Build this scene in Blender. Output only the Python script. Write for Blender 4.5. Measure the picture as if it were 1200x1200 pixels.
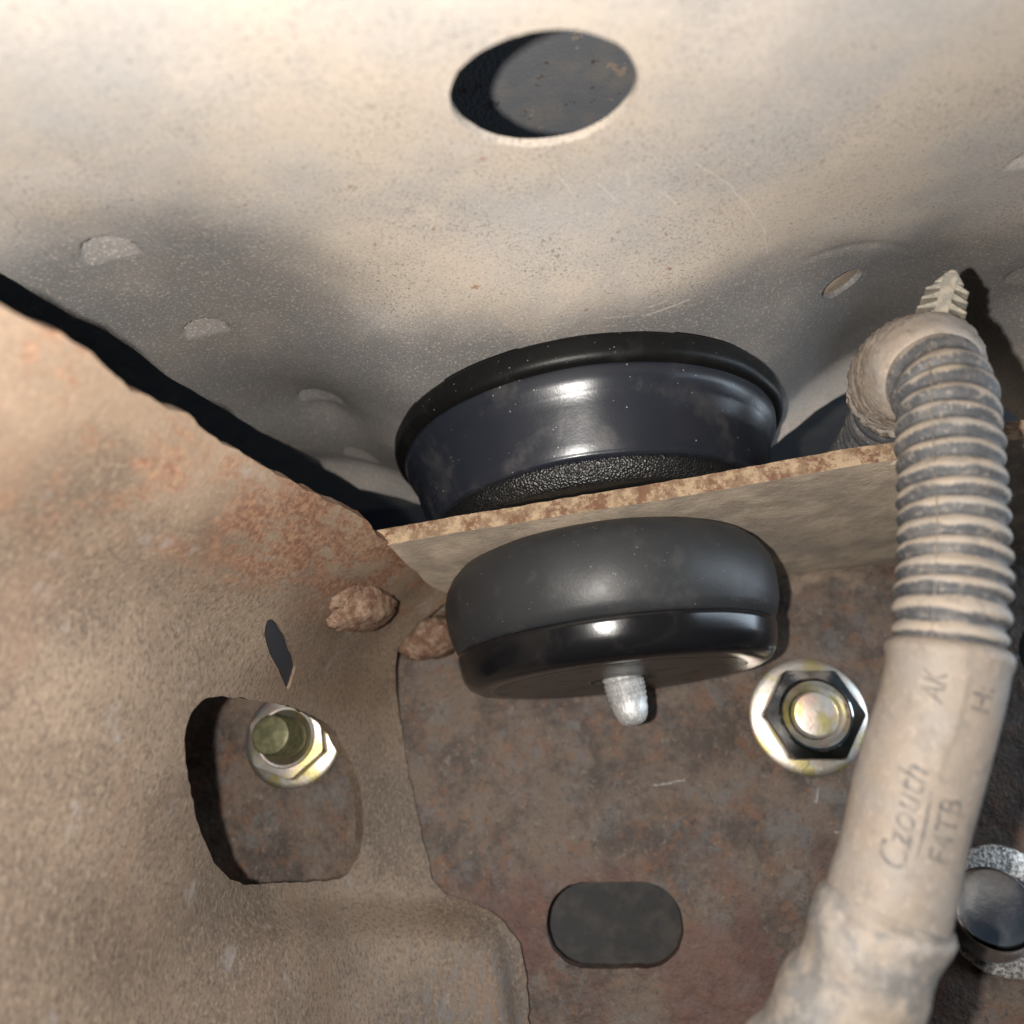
import bpy, bmesh, math, random
import numpy as np
from mathutils import Vector, Matrix, noise
from mathutils.geometry import delaunay_2d_cdt

# all coordinates below are millimetres; MM brings them to metres
MM = 0.001
random.seed(7)
S = bpy.context.scene
COL = S.collection
for o in list(bpy.data.objects):
    bpy.data.objects.remove(o)

# ------------------------------------------------------------------ camera
TH, RHO = math.radians(19.34), math.radians(5.88)
fwd = Vector((0, math.cos(TH), math.sin(TH)))
u0 = Vector((0, -math.sin(TH), math.cos(TH)))
r0 = Vector((1, 0, 0))
rgt = r0 * math.cos(RHO) - u0 * math.sin(RHO)
up = r0 * math.sin(RHO) + u0 * math.cos(RHO)
cd = bpy.data.cameras.new('camera')
cam = bpy.data.objects.new('camera', cd)
COL.objects.link(cam)
cam.matrix_world = Matrix(((rgt.x, up.x, -fwd.x, 0), (rgt.y, up.y, -fwd.y, 0), (rgt.z, up.z, -fwd.z, 0), (0, 0, 0, 1)))
cd.sensor_width = 36
cd.lens = 915 / 1200 * 36
cd.clip_start = 0.005
cd.clip_end = 20
cd.dof.use_dof = True
cd.dof.focus_distance = 0.170
cd.dof.aperture_fstop = 11.5
S.camera = cam

# ------------------------------------------------------------------ light
w = bpy.data.worlds.new('World')
S.world = w
w.use_nodes = True
wn = w.node_tree
sky = wn.nodes.new('ShaderNodeTexSky')
sky.sky_type = 'NISHITA'
sky.sun_disc = False
sky.sun_elevation = math.radians(35)
sky.sun_rotation = math.radians(70)
wn.links.new(sky.outputs[0], wn.nodes['Background'].inputs[0])
wn.nodes['Background'].inputs[1].default_value = 0.01

# the phone's LED torch, beside the lens: the light that throws every hard shadow here
ld = bpy.data.lights.new('torch_light', 'POINT')
ld.energy = 2.3
ld.color = (1.0, 0.95, 0.885)
ld.shadow_soft_size = 0.0016
torch = bpy.data.objects.new('torch_light', ld)
torch.location = (rgt * -15.5 + up * -2.0) * MM
COL.objects.link(torch)

# daylight coming in from the open side of the vehicle, to the right
ad = bpy.data.lights.new('daylight', 'AREA')
ad.shape = 'RECTANGLE'
ad.size, ad.size_y = 0.75, 0.16
ad.energy = 3.0
ad.color = (0.72, 0.86, 1.0)
day = bpy.data.objects.new('daylight', ad)
day.location = (0.62, 0.12, 0.05)
day.rotation_euler = (Vector((0.05, 0.2, 0.02)) - day.location).to_track_quat('-Z', 'Y').to_euler()
COL.objects.link(day)

S.view_settings.view_transform = 'Standard'
S.view_settings.look = 'None'
S.view_settings.exposure = 0
S.view_settings.gamma = 1
S.cycles.max_bounces = 5
S.cycles.diffuse_bounces = 2
S.cycles.use_denoising = True


# ------------------------------------------------------------------ node helpers
class NT:
    def __init__(self, name):
        self.m = bpy.data.materials.new(name)
        self.m.use_nodes = True
        self.t = self.m.node_tree
        self.b = self.t.nodes['Principled BSDF']
        g = self.n('ShaderNodeNewGeometry')
        sc = self.n('ShaderNodeVectorMath')
        sc.operation = 'SCALE'
        self.l(g.outputs['Position'], sc.inputs[0])
        sc.inputs['Scale'].default_value = 1000.0
        self.p = sc.outputs[0]          # position in mm
        self.geo = g

    def n(self, t):
        return self.t.nodes.new(t)

    def l(self, a, b):
        self.t.links.new(a, b)

    def stretch(self, s, rot=(0, 0, 0)):
        m = self.n('ShaderNodeMapping')
        m.inputs['Scale'].default_value = s
        m.inputs['Rotation'].default_value = rot
        self.l(self.p, m.inputs['Vector'])
        return m.outputs[0]

    def noise(self, size, detail=4, rough=0.55, vec=None, off=0.0, dist=0.0):
        m = self.n('ShaderNodeMapping')
        m.inputs['Location'].default_value = (off, off * 1.7, -off)
        self.l(vec or self.p, m.inputs['Vector'])
        x = self.n('ShaderNodeTexNoise')
        x.inputs['Scale'].default_value = 1.0 / size
        x.inputs['Detail'].default_value = detail
        x.inputs['Roughness'].default_value = rough
        x.inputs['Distortion'].default_value = dist
        self.l(m.outputs[0], x.inputs['Vector'])
        return x.outputs[0]

    def vor(self, size, vec=None, feat='F1'):
        x = self.n('ShaderNodeTexVoronoi')
        x.feature = feat
        x.inputs['Scale'].default_value = 1.0 / size
        self.l(vec or self.p, x.inputs['Vector'])
        return x.outputs['Distance']

    def ramp(self, f, lo, hi):
        x = self.n('ShaderNodeMapRange')
        x.interpolation_type = 'SMOOTHSTEP'
        x.inputs['From Min'].default_value = lo
        x.inputs['From Max'].default_value = hi
        self.l(f, x.inputs['Value'])
        return x.outputs[0]

    def math(self, op, a, b=None):
        x = self.n('ShaderNodeMath')
        x.operation = op
        x.use_clamp = op in ('ADD', 'SUBTRACT')
        for i, v in enumerate((a, b)):
            if v is None:
                continue
            if isinstance(v, (int, float)):
                x.inputs[i].default_value = v
            else:
                self.l(v, x.inputs[i])
        return x.outputs[0]

    def mix(self, f, a, b, mode='MIX'):
        x = self.n('ShaderNodeMix')
        x.data_type = 'RGBA'
        x.blend_type = mode
        if isinstance(f, (int, float)):
            x.inputs[0].default_value = f
        else:
            self.l(f, x.inputs[0])
        for i, v in ((6, a), (7, b)):
            if isinstance(v, tuple):
                x.inputs[i].default_value = (*v, 1)
            else:
                self.l(v, x.inputs[i])
        return x.outputs[2]

    def attr(self, name):
        x = self.n('ShaderNodeAttribute')
        x.attribute_name = name
        return x.outputs['Fac']

    def seg(self, a, b, wd, mask):
        """1 near the segment a-b (mm), for scratches and wide tone zones; mask drops the axis across the sheet"""
        mk = Vector(mask)
        a, b = Vector(a) * mk, Vector(b) * mk
        d = b - a
        if not hasattr(self, 'flat'):
            fm = self.n('ShaderNodeVectorMath'); fm.operation = 'MULTIPLY'
            self.l(self.p, fm.inputs[0]); fm.inputs[1].default_value = mk
            wb = self.n('ShaderNodeTexNoise'); wb.inputs['Scale'].default_value = 0.3; wb.inputs['Detail'].default_value = 1
            self.l(self.p, wb.inputs['Vector'])
            ad_ = self.n('ShaderNodeVectorMath'); ad_.operation = 'ADD'
            self.l(fm.outputs[0], ad_.inputs[0])
            wf = self.n('ShaderNodeVectorMath'); wf.operation = 'MULTIPLY'
            self.l(wb.outputs['Color'], wf.inputs[0]); wf.inputs[1].default_value = mk * 0.8
            self.l(wf.outputs[0], ad_.inputs[1])
            self.flat = ad_.outputs[0]
        s1 = self.n('ShaderNodeVectorMath'); s1.operation = 'SUBTRACT'
        self.l(self.flat, s1.inputs[0]); s1.inputs[1].default_value = a + mk * 0.4
        dt = self.n('ShaderNodeVectorMath'); dt.operation = 'DOT_PRODUCT'
        self.l(s1.outputs[0], dt.inputs[0]); dt.inputs[1].default_value = d / d.length_squared
        cl = self.n('ShaderNodeClamp')
        self.l(dt.outputs['Value'], cl.inputs[0])
        sc = self.n('ShaderNodeVectorMath'); sc.operation = 'SCALE'
        sc.inputs[0].default_value = d
        self.l(cl.outputs[0], sc.inputs['Scale'])
        s2 = self.n('ShaderNodeVectorMath'); s2.operation = 'DISTANCE'
        self.l(s1.outputs[0], s2.inputs[0]); self.l(sc.outputs[0], s2.inputs[1])
        return self.ramp(s2.outputs['Value'], wd, wd * 0.35)

    def out(self, col=None, rough=None, metal=0.0, spec=0.5, bumps=()):
        b = self.b
        if col is not None:
            if isinstance(col, tuple):
                b.inputs['Base Color'].default_value = (*col, 1)
            else:
                self.l(col, b.inputs['Base Color'])
        if rough is not None:
            if isinstance(rough, (int, float)):
                b.inputs['Roughness'].default_value = rough
            else:
                self.l(rough, b.inputs['Roughness'])
        b.inputs['Metallic'].default_value = metal
        b.inputs['Specular IOR Level'].default_value = spec
        prev = None
        for h, dist in bumps:
            x = self.n('ShaderNodeBump')
            x.inputs['Strength'].default_value = 1.0
            x.inputs['Distance'].default_value = dist * MM
            self.l(h, x.inputs['Height'])
            if prev:
                self.l(prev, x.inputs['Normal'])
            prev = x.outputs[0]
        if prev:
            self.l(prev, b.inputs['Normal'])
        return self.m


# ------------------------------------------------------------------ materials
def mat_panel():
    k = NT('dusty_grey_undercoat')
    dust = k.noise(46, 4, 0.6, off=11)
    dust2 = k.noise(9, 4, 0.6, off=3)
    f = k.math('ADD', k.ramp(dust, 0.36, 0.62), k.math('MULTIPLY', k.ramp(dust2, 0.5, 0.75), 0.35))
    c = k.mix(f, (0.335, 0.315, 0.298), (0.425, 0.365, 0.305))
    c = k.mix(k.math('MULTIPLY', k.ramp(k.noise(20, 3, off=31), 0.55, 0.75), 0.5), c, (0.45, 0.405, 0.375))
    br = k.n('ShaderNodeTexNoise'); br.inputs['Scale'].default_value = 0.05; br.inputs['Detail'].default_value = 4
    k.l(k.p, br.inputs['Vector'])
    bare = None  # bare undercoat, plus shade falloff around the mount painted into the colour
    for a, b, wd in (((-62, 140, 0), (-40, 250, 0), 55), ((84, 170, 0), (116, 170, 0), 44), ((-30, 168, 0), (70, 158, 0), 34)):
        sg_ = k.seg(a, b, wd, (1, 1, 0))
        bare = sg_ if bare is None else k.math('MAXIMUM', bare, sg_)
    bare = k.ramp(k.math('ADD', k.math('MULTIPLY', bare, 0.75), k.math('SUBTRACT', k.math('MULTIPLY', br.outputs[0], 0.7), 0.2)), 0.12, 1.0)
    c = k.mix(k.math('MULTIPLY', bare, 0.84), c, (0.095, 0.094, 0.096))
    # fine sprayed speckle
    sp = k.noise(0.5, 3, 0.7, off=5)
    pt = k.math('ADD', 0.48, k.math('MULTIPLY', k.ramp(k.noise(18, 2, off=44), 0.40, 0.62), 0.4))
    c = k.mix(k.math('MULTIPLY', k.ramp(sp, 0.50, 0.70), pt), c, (0.10, 0.097, 0.095))
    c = k.mix(k.math('MULTIPLY', k.ramp(k.noise(0.6, 3, 0.7, off=15), 0.52, 0.70), 0.38), c, (0.56, 0.49, 0.42))
    # rust freckles
    c = k.mix(k.math('MULTIPLY', k.ramp(k.noise(3.2, 3, 0.6, off=77), 0.70, 0.76), 0.7), c, (0.22, 0.10, 0.055))
    c = k.mix(k.math('MULTIPLY', k.ramp(k.noise(2.2, 2, 0.5, off=91), 0.72, 0.78), 0.6), c, (0.14, 0.11, 0.09))
    for x0, y0, x1, y1, wd, am in ((36, 103.4, 43, 110, 0.22, 0.6), (43, 110, 49, 118, 0.25, 0.6), (49, 118, 54, 126, 0.2, 0.5), (54, 126, 57, 134, 0.25, 0.45),
                               (13.5, 104.4, 16.4, 110.4, 0.22, 0.5), (20.1, 107, 24.2, 111.7, 0.25, 0.5), (24.8, 104.1, 25.6, 108.4, 0.2, 0.5), (31.4, 110, 35.2, 114.8, 0.2, 0.5),
                               (32.3, 144.1, 41.6, 142, 0.35, 0.6), (33, 141.6, 37, 141.0, 0.3, 0.5), (24, 143, 30, 143.6, 0.3, 0.4), (108, 160, 118, 163, 0.4, 0.5)):
        c = k.mix(k.math('MULTIPLY', k.seg((x0, y0, 0), (x1, y1, 0), wd * 1.1, (1, 1, 0)), k.math('MULTIPLY', k.ramp(sp, 0.36, 0.56), am * 0.6)), c, (0.62, 0.58, 0.52))
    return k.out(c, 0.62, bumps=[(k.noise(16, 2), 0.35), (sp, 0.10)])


def mat_gusset():
    k = NT('dusty_rusty_brown_steel')
    sx = k.n('ShaderNodeSeparateXYZ'); k.l(k.p, sx.inputs[0])
    v = k.stretch((1, 1, 0.7))
    c = k.mix(k.ramp(k.noise(34, 3, off=2), 0.35, 0.68), (0.105, 0.076, 0.055), (0.182, 0.135, 0.098))
    g = k.noise(0.8, 3, 0.7, vec=v, off=9)
    c = k.mix(k.math('MULTIPLY', k.ramp(g, 0.46, 0.70), 0.48), c, (0.27, 0.205, 0.148))
    c = k.mix(k.math('MULTIPLY', k.ramp(k.noise(0.75, 3, 0.7, vec=v, off=29), 0.47, 0.66), 0.62), c, (0.050, 0.036, 0.027))
    # pink-beige dust on the top strip and low down, rust smears near the shelf corner
    hi = k.math('MULTIPLY', k.ramp(k.math('ADD', k.math('MULTIPLY', sx.outputs[2], 0.012), k.math('MULTIPLY', k.noise(14, 3, off=71), 0.35)), 0.66, 0.92), 0.55)
    c = k.mix(hi, c, (0.29, 0.205, 0.14))
    rm = k.math('MULTIPLY', k.ramp(sx.outputs[2], 36, 52), k.ramp(k.noise(8, 4, 0.65, vec=k.stretch((0.6, 0.6, 1.3)), off=51), 0.50, 0.66))
    c = k.mix(k.math('MULTIPLY', rm, 0.8), c, k.mix(k.ramp(k.noise(1.5, 3, 0.7), 0.4, 0.65), (0.16, 0.07, 0.04), (0.30, 0.17, 0.10)))
    corner = k.math('MULTIPLY', k.seg((0, 140, 53.0), (0, 182, 52.0), 15, (0, 1, 1)), k.ramp(k.noise(6, 4, 0.7, vec=k.stretch((0.5, 0.5, 1.5)), off=17), 0.40, 0.56))
    c = k.mix(k.math('MULTIPLY', corner, 0.85), c, k.mix(k.ramp(k.noise(1.2, 3, 0.7, off=3), 0.4, 0.65), (0.115, 0.052, 0.032), (0.24, 0.135, 0.08)))
    stn = k.math('MULTIPLY', k.ramp(k.noise(17, 4, 0.65, vec=k.stretch((1, 1, 0.5)), off=97), 0.52, 0.72), 0.5)
    c = k.mix(stn, c, (0.17, 0.105, 0.07))
    gm = k.math('MULTIPLY', k.ramp(k.noise(9, 3, 0.6, off=63), 0.62, 0.74), 0.4)
    c = k.mix(gm, c, (0.25, 0.235, 0.225))
    st = k.noise(2.2, 3, 0.7, vec=k.stretch((1.6, 1, 0.35), (0, 0.2, 0)), off=4)
    low = k.math('MULTIPLY', k.ramp(sx.outputs[2], -30, -44), k.ramp(sx.outputs[0], -52, -36))
    c = k.mix(k.math('MULTIPLY', k.math('MULTIPLY', low, k.ramp(st, 0.5, 0.66)), 0.75), c, (0.11, 0.105, 0.105))
    return k.out(c, 0.64, spec=0.4, bumps=[(g, 0.13), (k.noise(2.5, 3), 0.08)])


def mat_web():
    k = NT('dark_rusted_frame_steel')
    c = k.mix(k.ramp(k.noise(16, 4, 0.75, off=6), 0.38, 0.60), (0.056, 0.041, 0.033), (0.122, 0.088, 0.066))
    c = k.mix(k.math('MULTIPLY', k.ramp(k.noise(8, 4, 0.75, off=16), 0.48, 0.66), 0.55), c, (0.118, 0.116, 0.116))
    c = k.mix(k.math('MULTIPLY', k.ramp(k.noise(6, 4, 0.75, off=26), 0.50, 0.67), 0.65), c, (0.15, 0.072, 0.040))
    c = k.mix(k.math('MULTIPLY', k.ramp(k.noise(1.8, 4, 0.75, off=36), 0.52, 0.68), 0.6), c, (0.034, 0.024, 0.021))
    c = k.mix(k.math('MULTIPLY', k.ramp(k.noise(2.6, 4, 0.75, off=46), 0.57, 0.70), 0.55), c, (0.20, 0.165, 0.135))
    c = k.mix(k.math('MULTIPLY', k.ramp(k.noise(4, 4, 0.7, off=56), 0.60, 0.70), 0.5), c, (0.17, 0.095, 0.055))
    sx = k.n('ShaderNodeSeparateXYZ'); k.l(k.p, sx.inputs[0])
    # dusty towards the flange bend, red primer around the slot
    red = k.math('MULTIPLY', k.ramp(sx.outputs[2], -18, -27), k.ramp(k.noise(20, 4, off=66), 0.42, 0.6))
    c = k.mix(k.math('MULTIPLY', red, 0.55), c, (0.105, 0.045, 0.036))
    c = k.mix(k.math('MULTIPLY', k.ramp(k.math('ADD', k.math('MULTIPLY', sx.outputs[2], 0.012), k.math('MULTIPLY', k.noise(9, 4, off=8), 0.5)), 0.80, 0.95), 0.8), c, (0.30, 0.23, 0.17))
    for x0, z0, x1, z1 in ((32, -3.5, 40.5, -2.6), (78.5, -19.8, 84.5, -20.6), (75, -12, 76.6, -8.2)):
        c = k.mix(k.math('MULTIPLY', k.seg((x0, 0, z0), (x1, 0, z1), 0.42, (1, 0, 1)), k.ramp(k.noise(0.8, 2), 0.3, 0.6)), c, (0.27, 0.25, 0.24))
    return k.out(c, 0.62, spec=0.4, bumps=[(k.noise(5, 4, 0.65), 0.8), (k.noise(1.3, 4, 0.7), 0.35)])


def mat_flange():
    k = NT('dusty_rusted_flange')
    c = k.mix(k.ramp(k.noise(10, 4, off=1), 0.38, 0.64), (0.33, 0.275, 0.22), (0.46, 0.375, 0.29))
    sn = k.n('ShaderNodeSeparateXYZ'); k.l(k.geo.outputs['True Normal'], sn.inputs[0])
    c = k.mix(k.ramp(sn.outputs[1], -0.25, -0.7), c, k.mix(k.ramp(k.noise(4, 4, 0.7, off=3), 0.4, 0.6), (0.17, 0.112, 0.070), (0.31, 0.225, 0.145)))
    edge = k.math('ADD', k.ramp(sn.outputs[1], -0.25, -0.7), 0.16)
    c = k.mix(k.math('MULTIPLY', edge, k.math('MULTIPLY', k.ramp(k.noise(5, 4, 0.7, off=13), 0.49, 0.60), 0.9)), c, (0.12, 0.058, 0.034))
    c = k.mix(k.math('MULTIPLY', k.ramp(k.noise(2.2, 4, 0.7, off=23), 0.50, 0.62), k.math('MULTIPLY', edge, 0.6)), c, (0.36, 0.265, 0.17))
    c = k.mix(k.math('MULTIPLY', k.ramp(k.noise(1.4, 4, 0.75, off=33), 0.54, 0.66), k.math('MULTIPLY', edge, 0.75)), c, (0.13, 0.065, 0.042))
    return k.out(c, 0.75, spec=0.3, bumps=[(k.noise(3, 4, 0.7), 0.3), (k.noise(0.8, 4, 0.7), 0.14)])


def mat_dusty_dark(name, base, dustc, amt, rough, bump=0.05, speck=0.0, spec=0.5, dsize=7):
    k = NT(name)
    d = k.math('MULTIPLY', k.ramp(k.noise(dsize, 4, 0.65, off=19), 0.50, 0.78), amt)
    c = k.mix(d, base, dustc)
    if speck:
        v = k.vor(1.25)
        c = k.mix(k.math('MULTIPLY', k.math('MULTIPLY', k.ramp(v, 0.17, 0.09), k.ramp(k.noise(2.6, 2, off=4), 0.54, 0.66)), speck), c, (0.45, 0.43, 0.40))
    r = k.math('ADD', rough, k.math('MULTIPLY', d, 0.5))
    return k.out(c, r, spec=spec, bumps=[(k.noise(0.7, 3, 0.6), bump)])


def mat_zinc(name, hue):
    k = NT(name)
    a = k.ramp(k.noise(5.5, 3, off=hue), 0.36, 0.64)
    c = k.mix(a, (0.80, 0.70, 0.60), (0.78, 0.76, 0.72))
    c = k.mix(k.math('MULTIPLY', k.ramp(k.noise(6, 3, off=hue + 8), 0.46, 0.62), 0.85), c, (0.74, 0.64, 0.26))
    c = k.mix(k.math('MULTIPLY', k.ramp(k.noise(5, 3, off=hue + 21), 0.54, 0.68), 0.6), c, (0.86, 0.55, 0.48))
    return k.out(c, k.math('ADD', 0.36, k.math('MULTIPLY', k.noise(1.0, 4), 0.15)), metal=1.0, bumps=[(k.noise(0.9, 4, 0.7), 0.07)])


def mat_conduit(name, cover, dust=(0.255, 0.21, 0.165), dark=(0.045, 0.047, 0.052)):
    k = NT(name)
    n = k.noise(5, 4, 0.65, off=7)
    f = k.noise(0.7, 4, 0.7, vec=k.stretch((1.4, 1.4, 0.45)), off=2)
    cr = k.attr('crest')
    m = k.math('ADD', k.math('MULTIPLY', k.ramp(k.math('ADD', cr, k.math('MULTIPLY', k.math('SUBTRACT', f, 0.5), 1.3)), 0.26, 0.60), 0.97), 0.0)
    m = k.math('MULTIPLY', m, k.ramp(n, cover[0], cover[1]))
    c = k.mix(m, k.mix(k.math('MULTIPLY', k.ramp(n, 0.45, 0.68), 0.6), dark, (0.12, 0.112, 0.105)), k.mix(k.ramp(k.noise(9, 3, off=22), 0.4, 0.65), dust, (dust[0] * 0.95, dust[1] * 1.02, dust[2] * 1.12)))
    c = k.mix(k.math('MULTIPLY', k.ramp(k.noise(3.2, 4, 0.7, off=61), 0.50, 0.72), 0.5), c, (0.115, 0.098, 0.085))
    c = k.mix(k.math('MULTIPLY', k.ramp(k.noise(1.1, 3, 0.7, off=81), 0.54, 0.70), 0.35), c, (0.36, 0.30, 0.245))
    return k.out(c, 0.62, spec=0.45, bumps=[(f, 0.12), (k.noise(2.5, 3), 0.15)])


M = {
    'panel': mat_panel(), 'gusset': mat_gusset(), 'web': mat_web(), 'flange': mat_flange(),
    'rubber': mat_dusty_dark('satin_black_rubber', (0.022, 0.023, 0.025), (0.08, 0.076, 0.072), 0.22, 0.44, 0.03, 0.25, spec=0.35),
    'navy': mat_dusty_dark('glossy_blue_black_rubber', (0.013, 0.0150, 0.0215), (0.10, 0.09, 0.08), 0.36, 0.31, 0.02, 0.55, dsize=16),
    'lip': mat_dusty_dark('matt_black_rubber_lip', (0.005, 0.005, 0.005), (0.05, 0.045, 0.04), 0.15, 0.42, 0.04, 0.3, spec=0.18),
    'enamel': mat_dusty_dark('gloss_black_enamel', (0.006, 0.006, 0.007), (0.08, 0.07, 0.06), 0.10, 0.21, 0.01, spec=0.36),
    'under': mat_dusty_dark('scuffed_dark_steel', (0.035, 0.030, 0.026), (0.10, 0.085, 0.07), 0.5, 0.35, 0.03),
    'zinc': mat_zinc('yellow_zinc_plate', 3), 'zinc2': mat_zinc('yellow_zinc_plate_green', 47),
    'loom': mat_conduit('dusty_black_loom', (0.22, 0.40)),
    'sleeve': mat_conduit('mud_coated_sleeve', (0.05, 0.22), (0.20, 0.164, 0.132)),
    'boot': mat_conduit('muddy_grey_boot', (0.34, 0.58), (0.225, 0.186, 0.150), (0.12, 0.115, 0.110)),
    'tape': mat_conduit('mud_caked_tape', (0.1, 0.25), (0.255, 0.21, 0.17)),
}


def mat_misc():
    k = NT('gritty_black_paint')
    v = k.vor(0.55)
    M['grit'] = k.out((0.005, 0.005, 0.005), 0.42, bumps=[(v, 0.22), (k.noise(1.6, 3), 0.25)])
    k = NT('bright_steel')
    st = k.noise(0.6, 4, 0.7, vec=k.stretch((1, 1, 0.25)))
    M['steel'] = k.out(k.mix(k.ramp(st, 0.4, 0.65), (0.50, 0.50, 0.50), (0.80, 0.80, 0.79)), 0.48, metal=0.6, bumps=[(st, 0.12)])
    k = NT('bright_chrome_zinc')
    M['chrome'] = k.out(k.mix(k.ramp(k.noise(3, 3), 0.4, 0.6), (0.62, 0.63, 0.64), (0.74, 0.75, 0.74)), 0.13, metal=1.0, bumps=[(k.noise(1.5, 3), 0.03)])
    k = NT('satin_blue_zinc')
    M['satin'] = k.out(k.mix(k.ramp(k.noise(3, 3), 0.4, 0.6), (0.50, 0.55, 0.62), (0.62, 0.66, 0.72)), 0.22, metal=1.0, bumps=[(k.noise(1.5, 3), 0.03)])
    k = NT('grainy_washer_steel')
    M['washer'] = k.out(k.mix(k.ramp(k.noise(0.9, 3, 0.7), 0.4, 0.6), (0.22, 0.20, 0.19), (0.75, 0.72, 0.68)), 0.4, metal=0.6, bumps=[(k.noise(0.8, 3, 0.7), 0.25)])
    k = NT('olive_reflection_steel')  # shade and green reflection on the stud, put into its colour
    M['olive'] = k.out(k.mix(k.ramp(k.noise(2, 3), 0.4, 0.6), (0.10, 0.10, 0.05), (0.16, 0.15, 0.08)), 0.45, metal=0.4)
    k = NT('pale_plastic')
    M['clip'] = k.out(k.mix(k.ramp(k.noise(1.6, 4, 0.7), 0.4, 0.62), (0.17, 0.16, 0.135), (0.28, 0.245, 0.195)), 0.6, bumps=[(k.noise(0.8, 3), 0.08)])
    k = NT('dark_grey_floor_paint')
    c = k.mix(k.ramp(k.noise(9, 4), 0.4, 0.65), (0.105, 0.108, 0.118), (0.135, 0.128, 0.122))
    c = k.mix(k.math('MULTIPLY', k.ramp(k.noise(4.5, 3, off=12), 0.62, 0.70), 0.75), c, (0.06, 0.035, 0.03))
    c = k.mix(k.math('MULTIPLY', k.ramp(k.noise(5.5, 3, off=32), 0.63, 0.70), 0.7), c, (0.26, 0.19, 0.14))
    M['floor'] = k.out(c, 0.6, bumps=[(k.noise(1, 3), 0.1)])
    k = NT('dark_navy_body_paint')
    M['body'] = k.out((0.008, 0.010, 0.018), 0.5)
    k = NT('dull_black_inner_steel')
    M['inner'] = k.out(k.mix(k.ramp(k.noise(6, 4), 0.4, 0.7), (0.018, 0.018, 0.018), (0.042, 0.036, 0.032)), 0.7, bumps=[(k.noise(2, 4), 0.2)])
    k = NT('blue_black_plastic')
    M['insert'] = k.out((0.018, 0.019, 0.024), 0.6, bumps=[(k.noise(1.5, 3), 0.1)])
    k = NT('faded_black_ink')
    M['ink'] = k.out(k.mix(k.ramp(k.noise(1.3, 4, 0.7), 0.36, 0.62), (0.055, 0.053, 0.055), (0.15, 0.128, 0.108)), 0.7)
    k = NT('weld_scale')
    c = k.mix(k.ramp(k.noise(3, 4, 0.7), 0.4, 0.6), (0.125, 0.066, 0.042), (0.23, 0.155, 0.108))
    c = k.mix(k.math('MULTIPLY', k.ramp(k.noise(1.2, 4, 0.7, off=3), 0.5, 0.65), 0.6), c, (0.10, 0.06, 0.042))
    M['weld'] = k.out(c, 0.75, spec=0.3, bumps=[(k.noise(1.6, 4, 0.7), 0.6)])


mat_misc()


# ------------------------------------------------------------------ object helpers
def thing(name, label, cat, base, group=None):
    o = bpy.data.objects.new(name, None)
    o.empty_display_size = 0.01
    COL.objects.link(o)
    o.location = Vector(base) * MM
    o['label'] = label
    o['category'] = cat
    if group:
        o['group'] = group
    return o


def base_of(o):
    v = Vector((0, 0, 0))
    while o is not None:
        v += o.location
        o = o.parent
    return v


def mesh_obj(name, V, F, mat, parent=None, base=None, smooth=50, attr=None, label=None, cat=None, kind=None):
    if parent is not None:
        b = base_of(parent)
    else:
        b = Vector(base or (0, 0, 0)) * MM
    A = np.asarray(V, float) * MM - np.array(b)
    me = bpy.data.meshes.new(name)
    me.from_pydata(A.tolist(), [], [list(f) for f in F])
    me.update()
    if smooth:
        me.polygons.foreach_set('use_smooth', [True] * len(me.polygons))
        me.set_sharp_from_angle(angle=math.radians(smooth))
    if attr is not None:
        at = me.attributes.new('crest', 'FLOAT', 'POINT')
        at.data.foreach_set('value', np.asarray(attr, np.float32))
    me.materials.append(mat)
    o = bpy.data.objects.new(name, me)
    COL.objects.link(o)
    if parent is not None:
        o.parent = parent
    else:
        o.location = b
    if label:
        o['label'] = label
    if cat:
        o['category'] = cat
    if kind:
        o['kind'] = kind
    return o


def tps(ctl, smooth=0.0):
    """thin plate spline through (u, v, h) control points"""
    C = np.array(ctl, float)
    n = len(C)
    U = lambda r2: np.where(r2 > 1e-9, r2 * np.log(np.maximum(r2, 1e-9)), 0)
    d2 = ((C[:, None, :2] - C[None, :, :2]) ** 2).sum(-1)
    K = U(d2) + np.eye(n) * smooth
    P = np.c_[np.ones(n), C[:, :2]]
    A = np.block([[K, P], [P.T, np.zeros((3, 3))]])
    wv = np.linalg.solve(A, np.r_[C[:, 2], 0, 0, 0])

    def f(u, v):
        u = np.atleast_1d(np.asarray(u, float))
        v = np.atleast_1d(np.asarray(v, float))
        r2 = (u[:, None] - C[None, :, 0]) ** 2 + (v[:, None] - C[None, :, 1]) ** 2
        return U(r2) @ wv[:n] + wv[n] + wv[n + 1] * u + wv[n + 2] * v
    return f


def inside(P, poly):
    P = np.asarray(P)
    x, y = P[:, 0], P[:, 1]
    r = np.zeros(len(P), bool)
    q = np.asarray(poly)
    j = len(q) - 1
    for i in range(len(q)):
        xi, yi, xj, yj = *q[i], *q[j]
        c = ((yi > y) != (yj > y)) & (x < (xj - xi) * (y - yi) / ((yj - yi) if yj != yi else 1e-12) + xi)
        r ^= c
        j = i
    return r


def resample(poly, step, jit=0.0, seed=0):
    out = []
    n = len(poly)
    for i in range(n):
        a, b = np.array(poly[i], float), np.array(poly[(i + 1) % n], float)
        m = max(1, int(np.linalg.norm(b - a) / step))
        for k in range(m):
            p = a + (b - a) * k / m
            if jit:
                q = Vector((p[0] * 0.45 + seed, p[1] * 0.45, seed * 0.7))
                p = p + jit * np.array([noise.noise(q), noise.noise(q + Vector((9, 5, 3)))])
            out.append(tuple(p))
    return out


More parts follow.
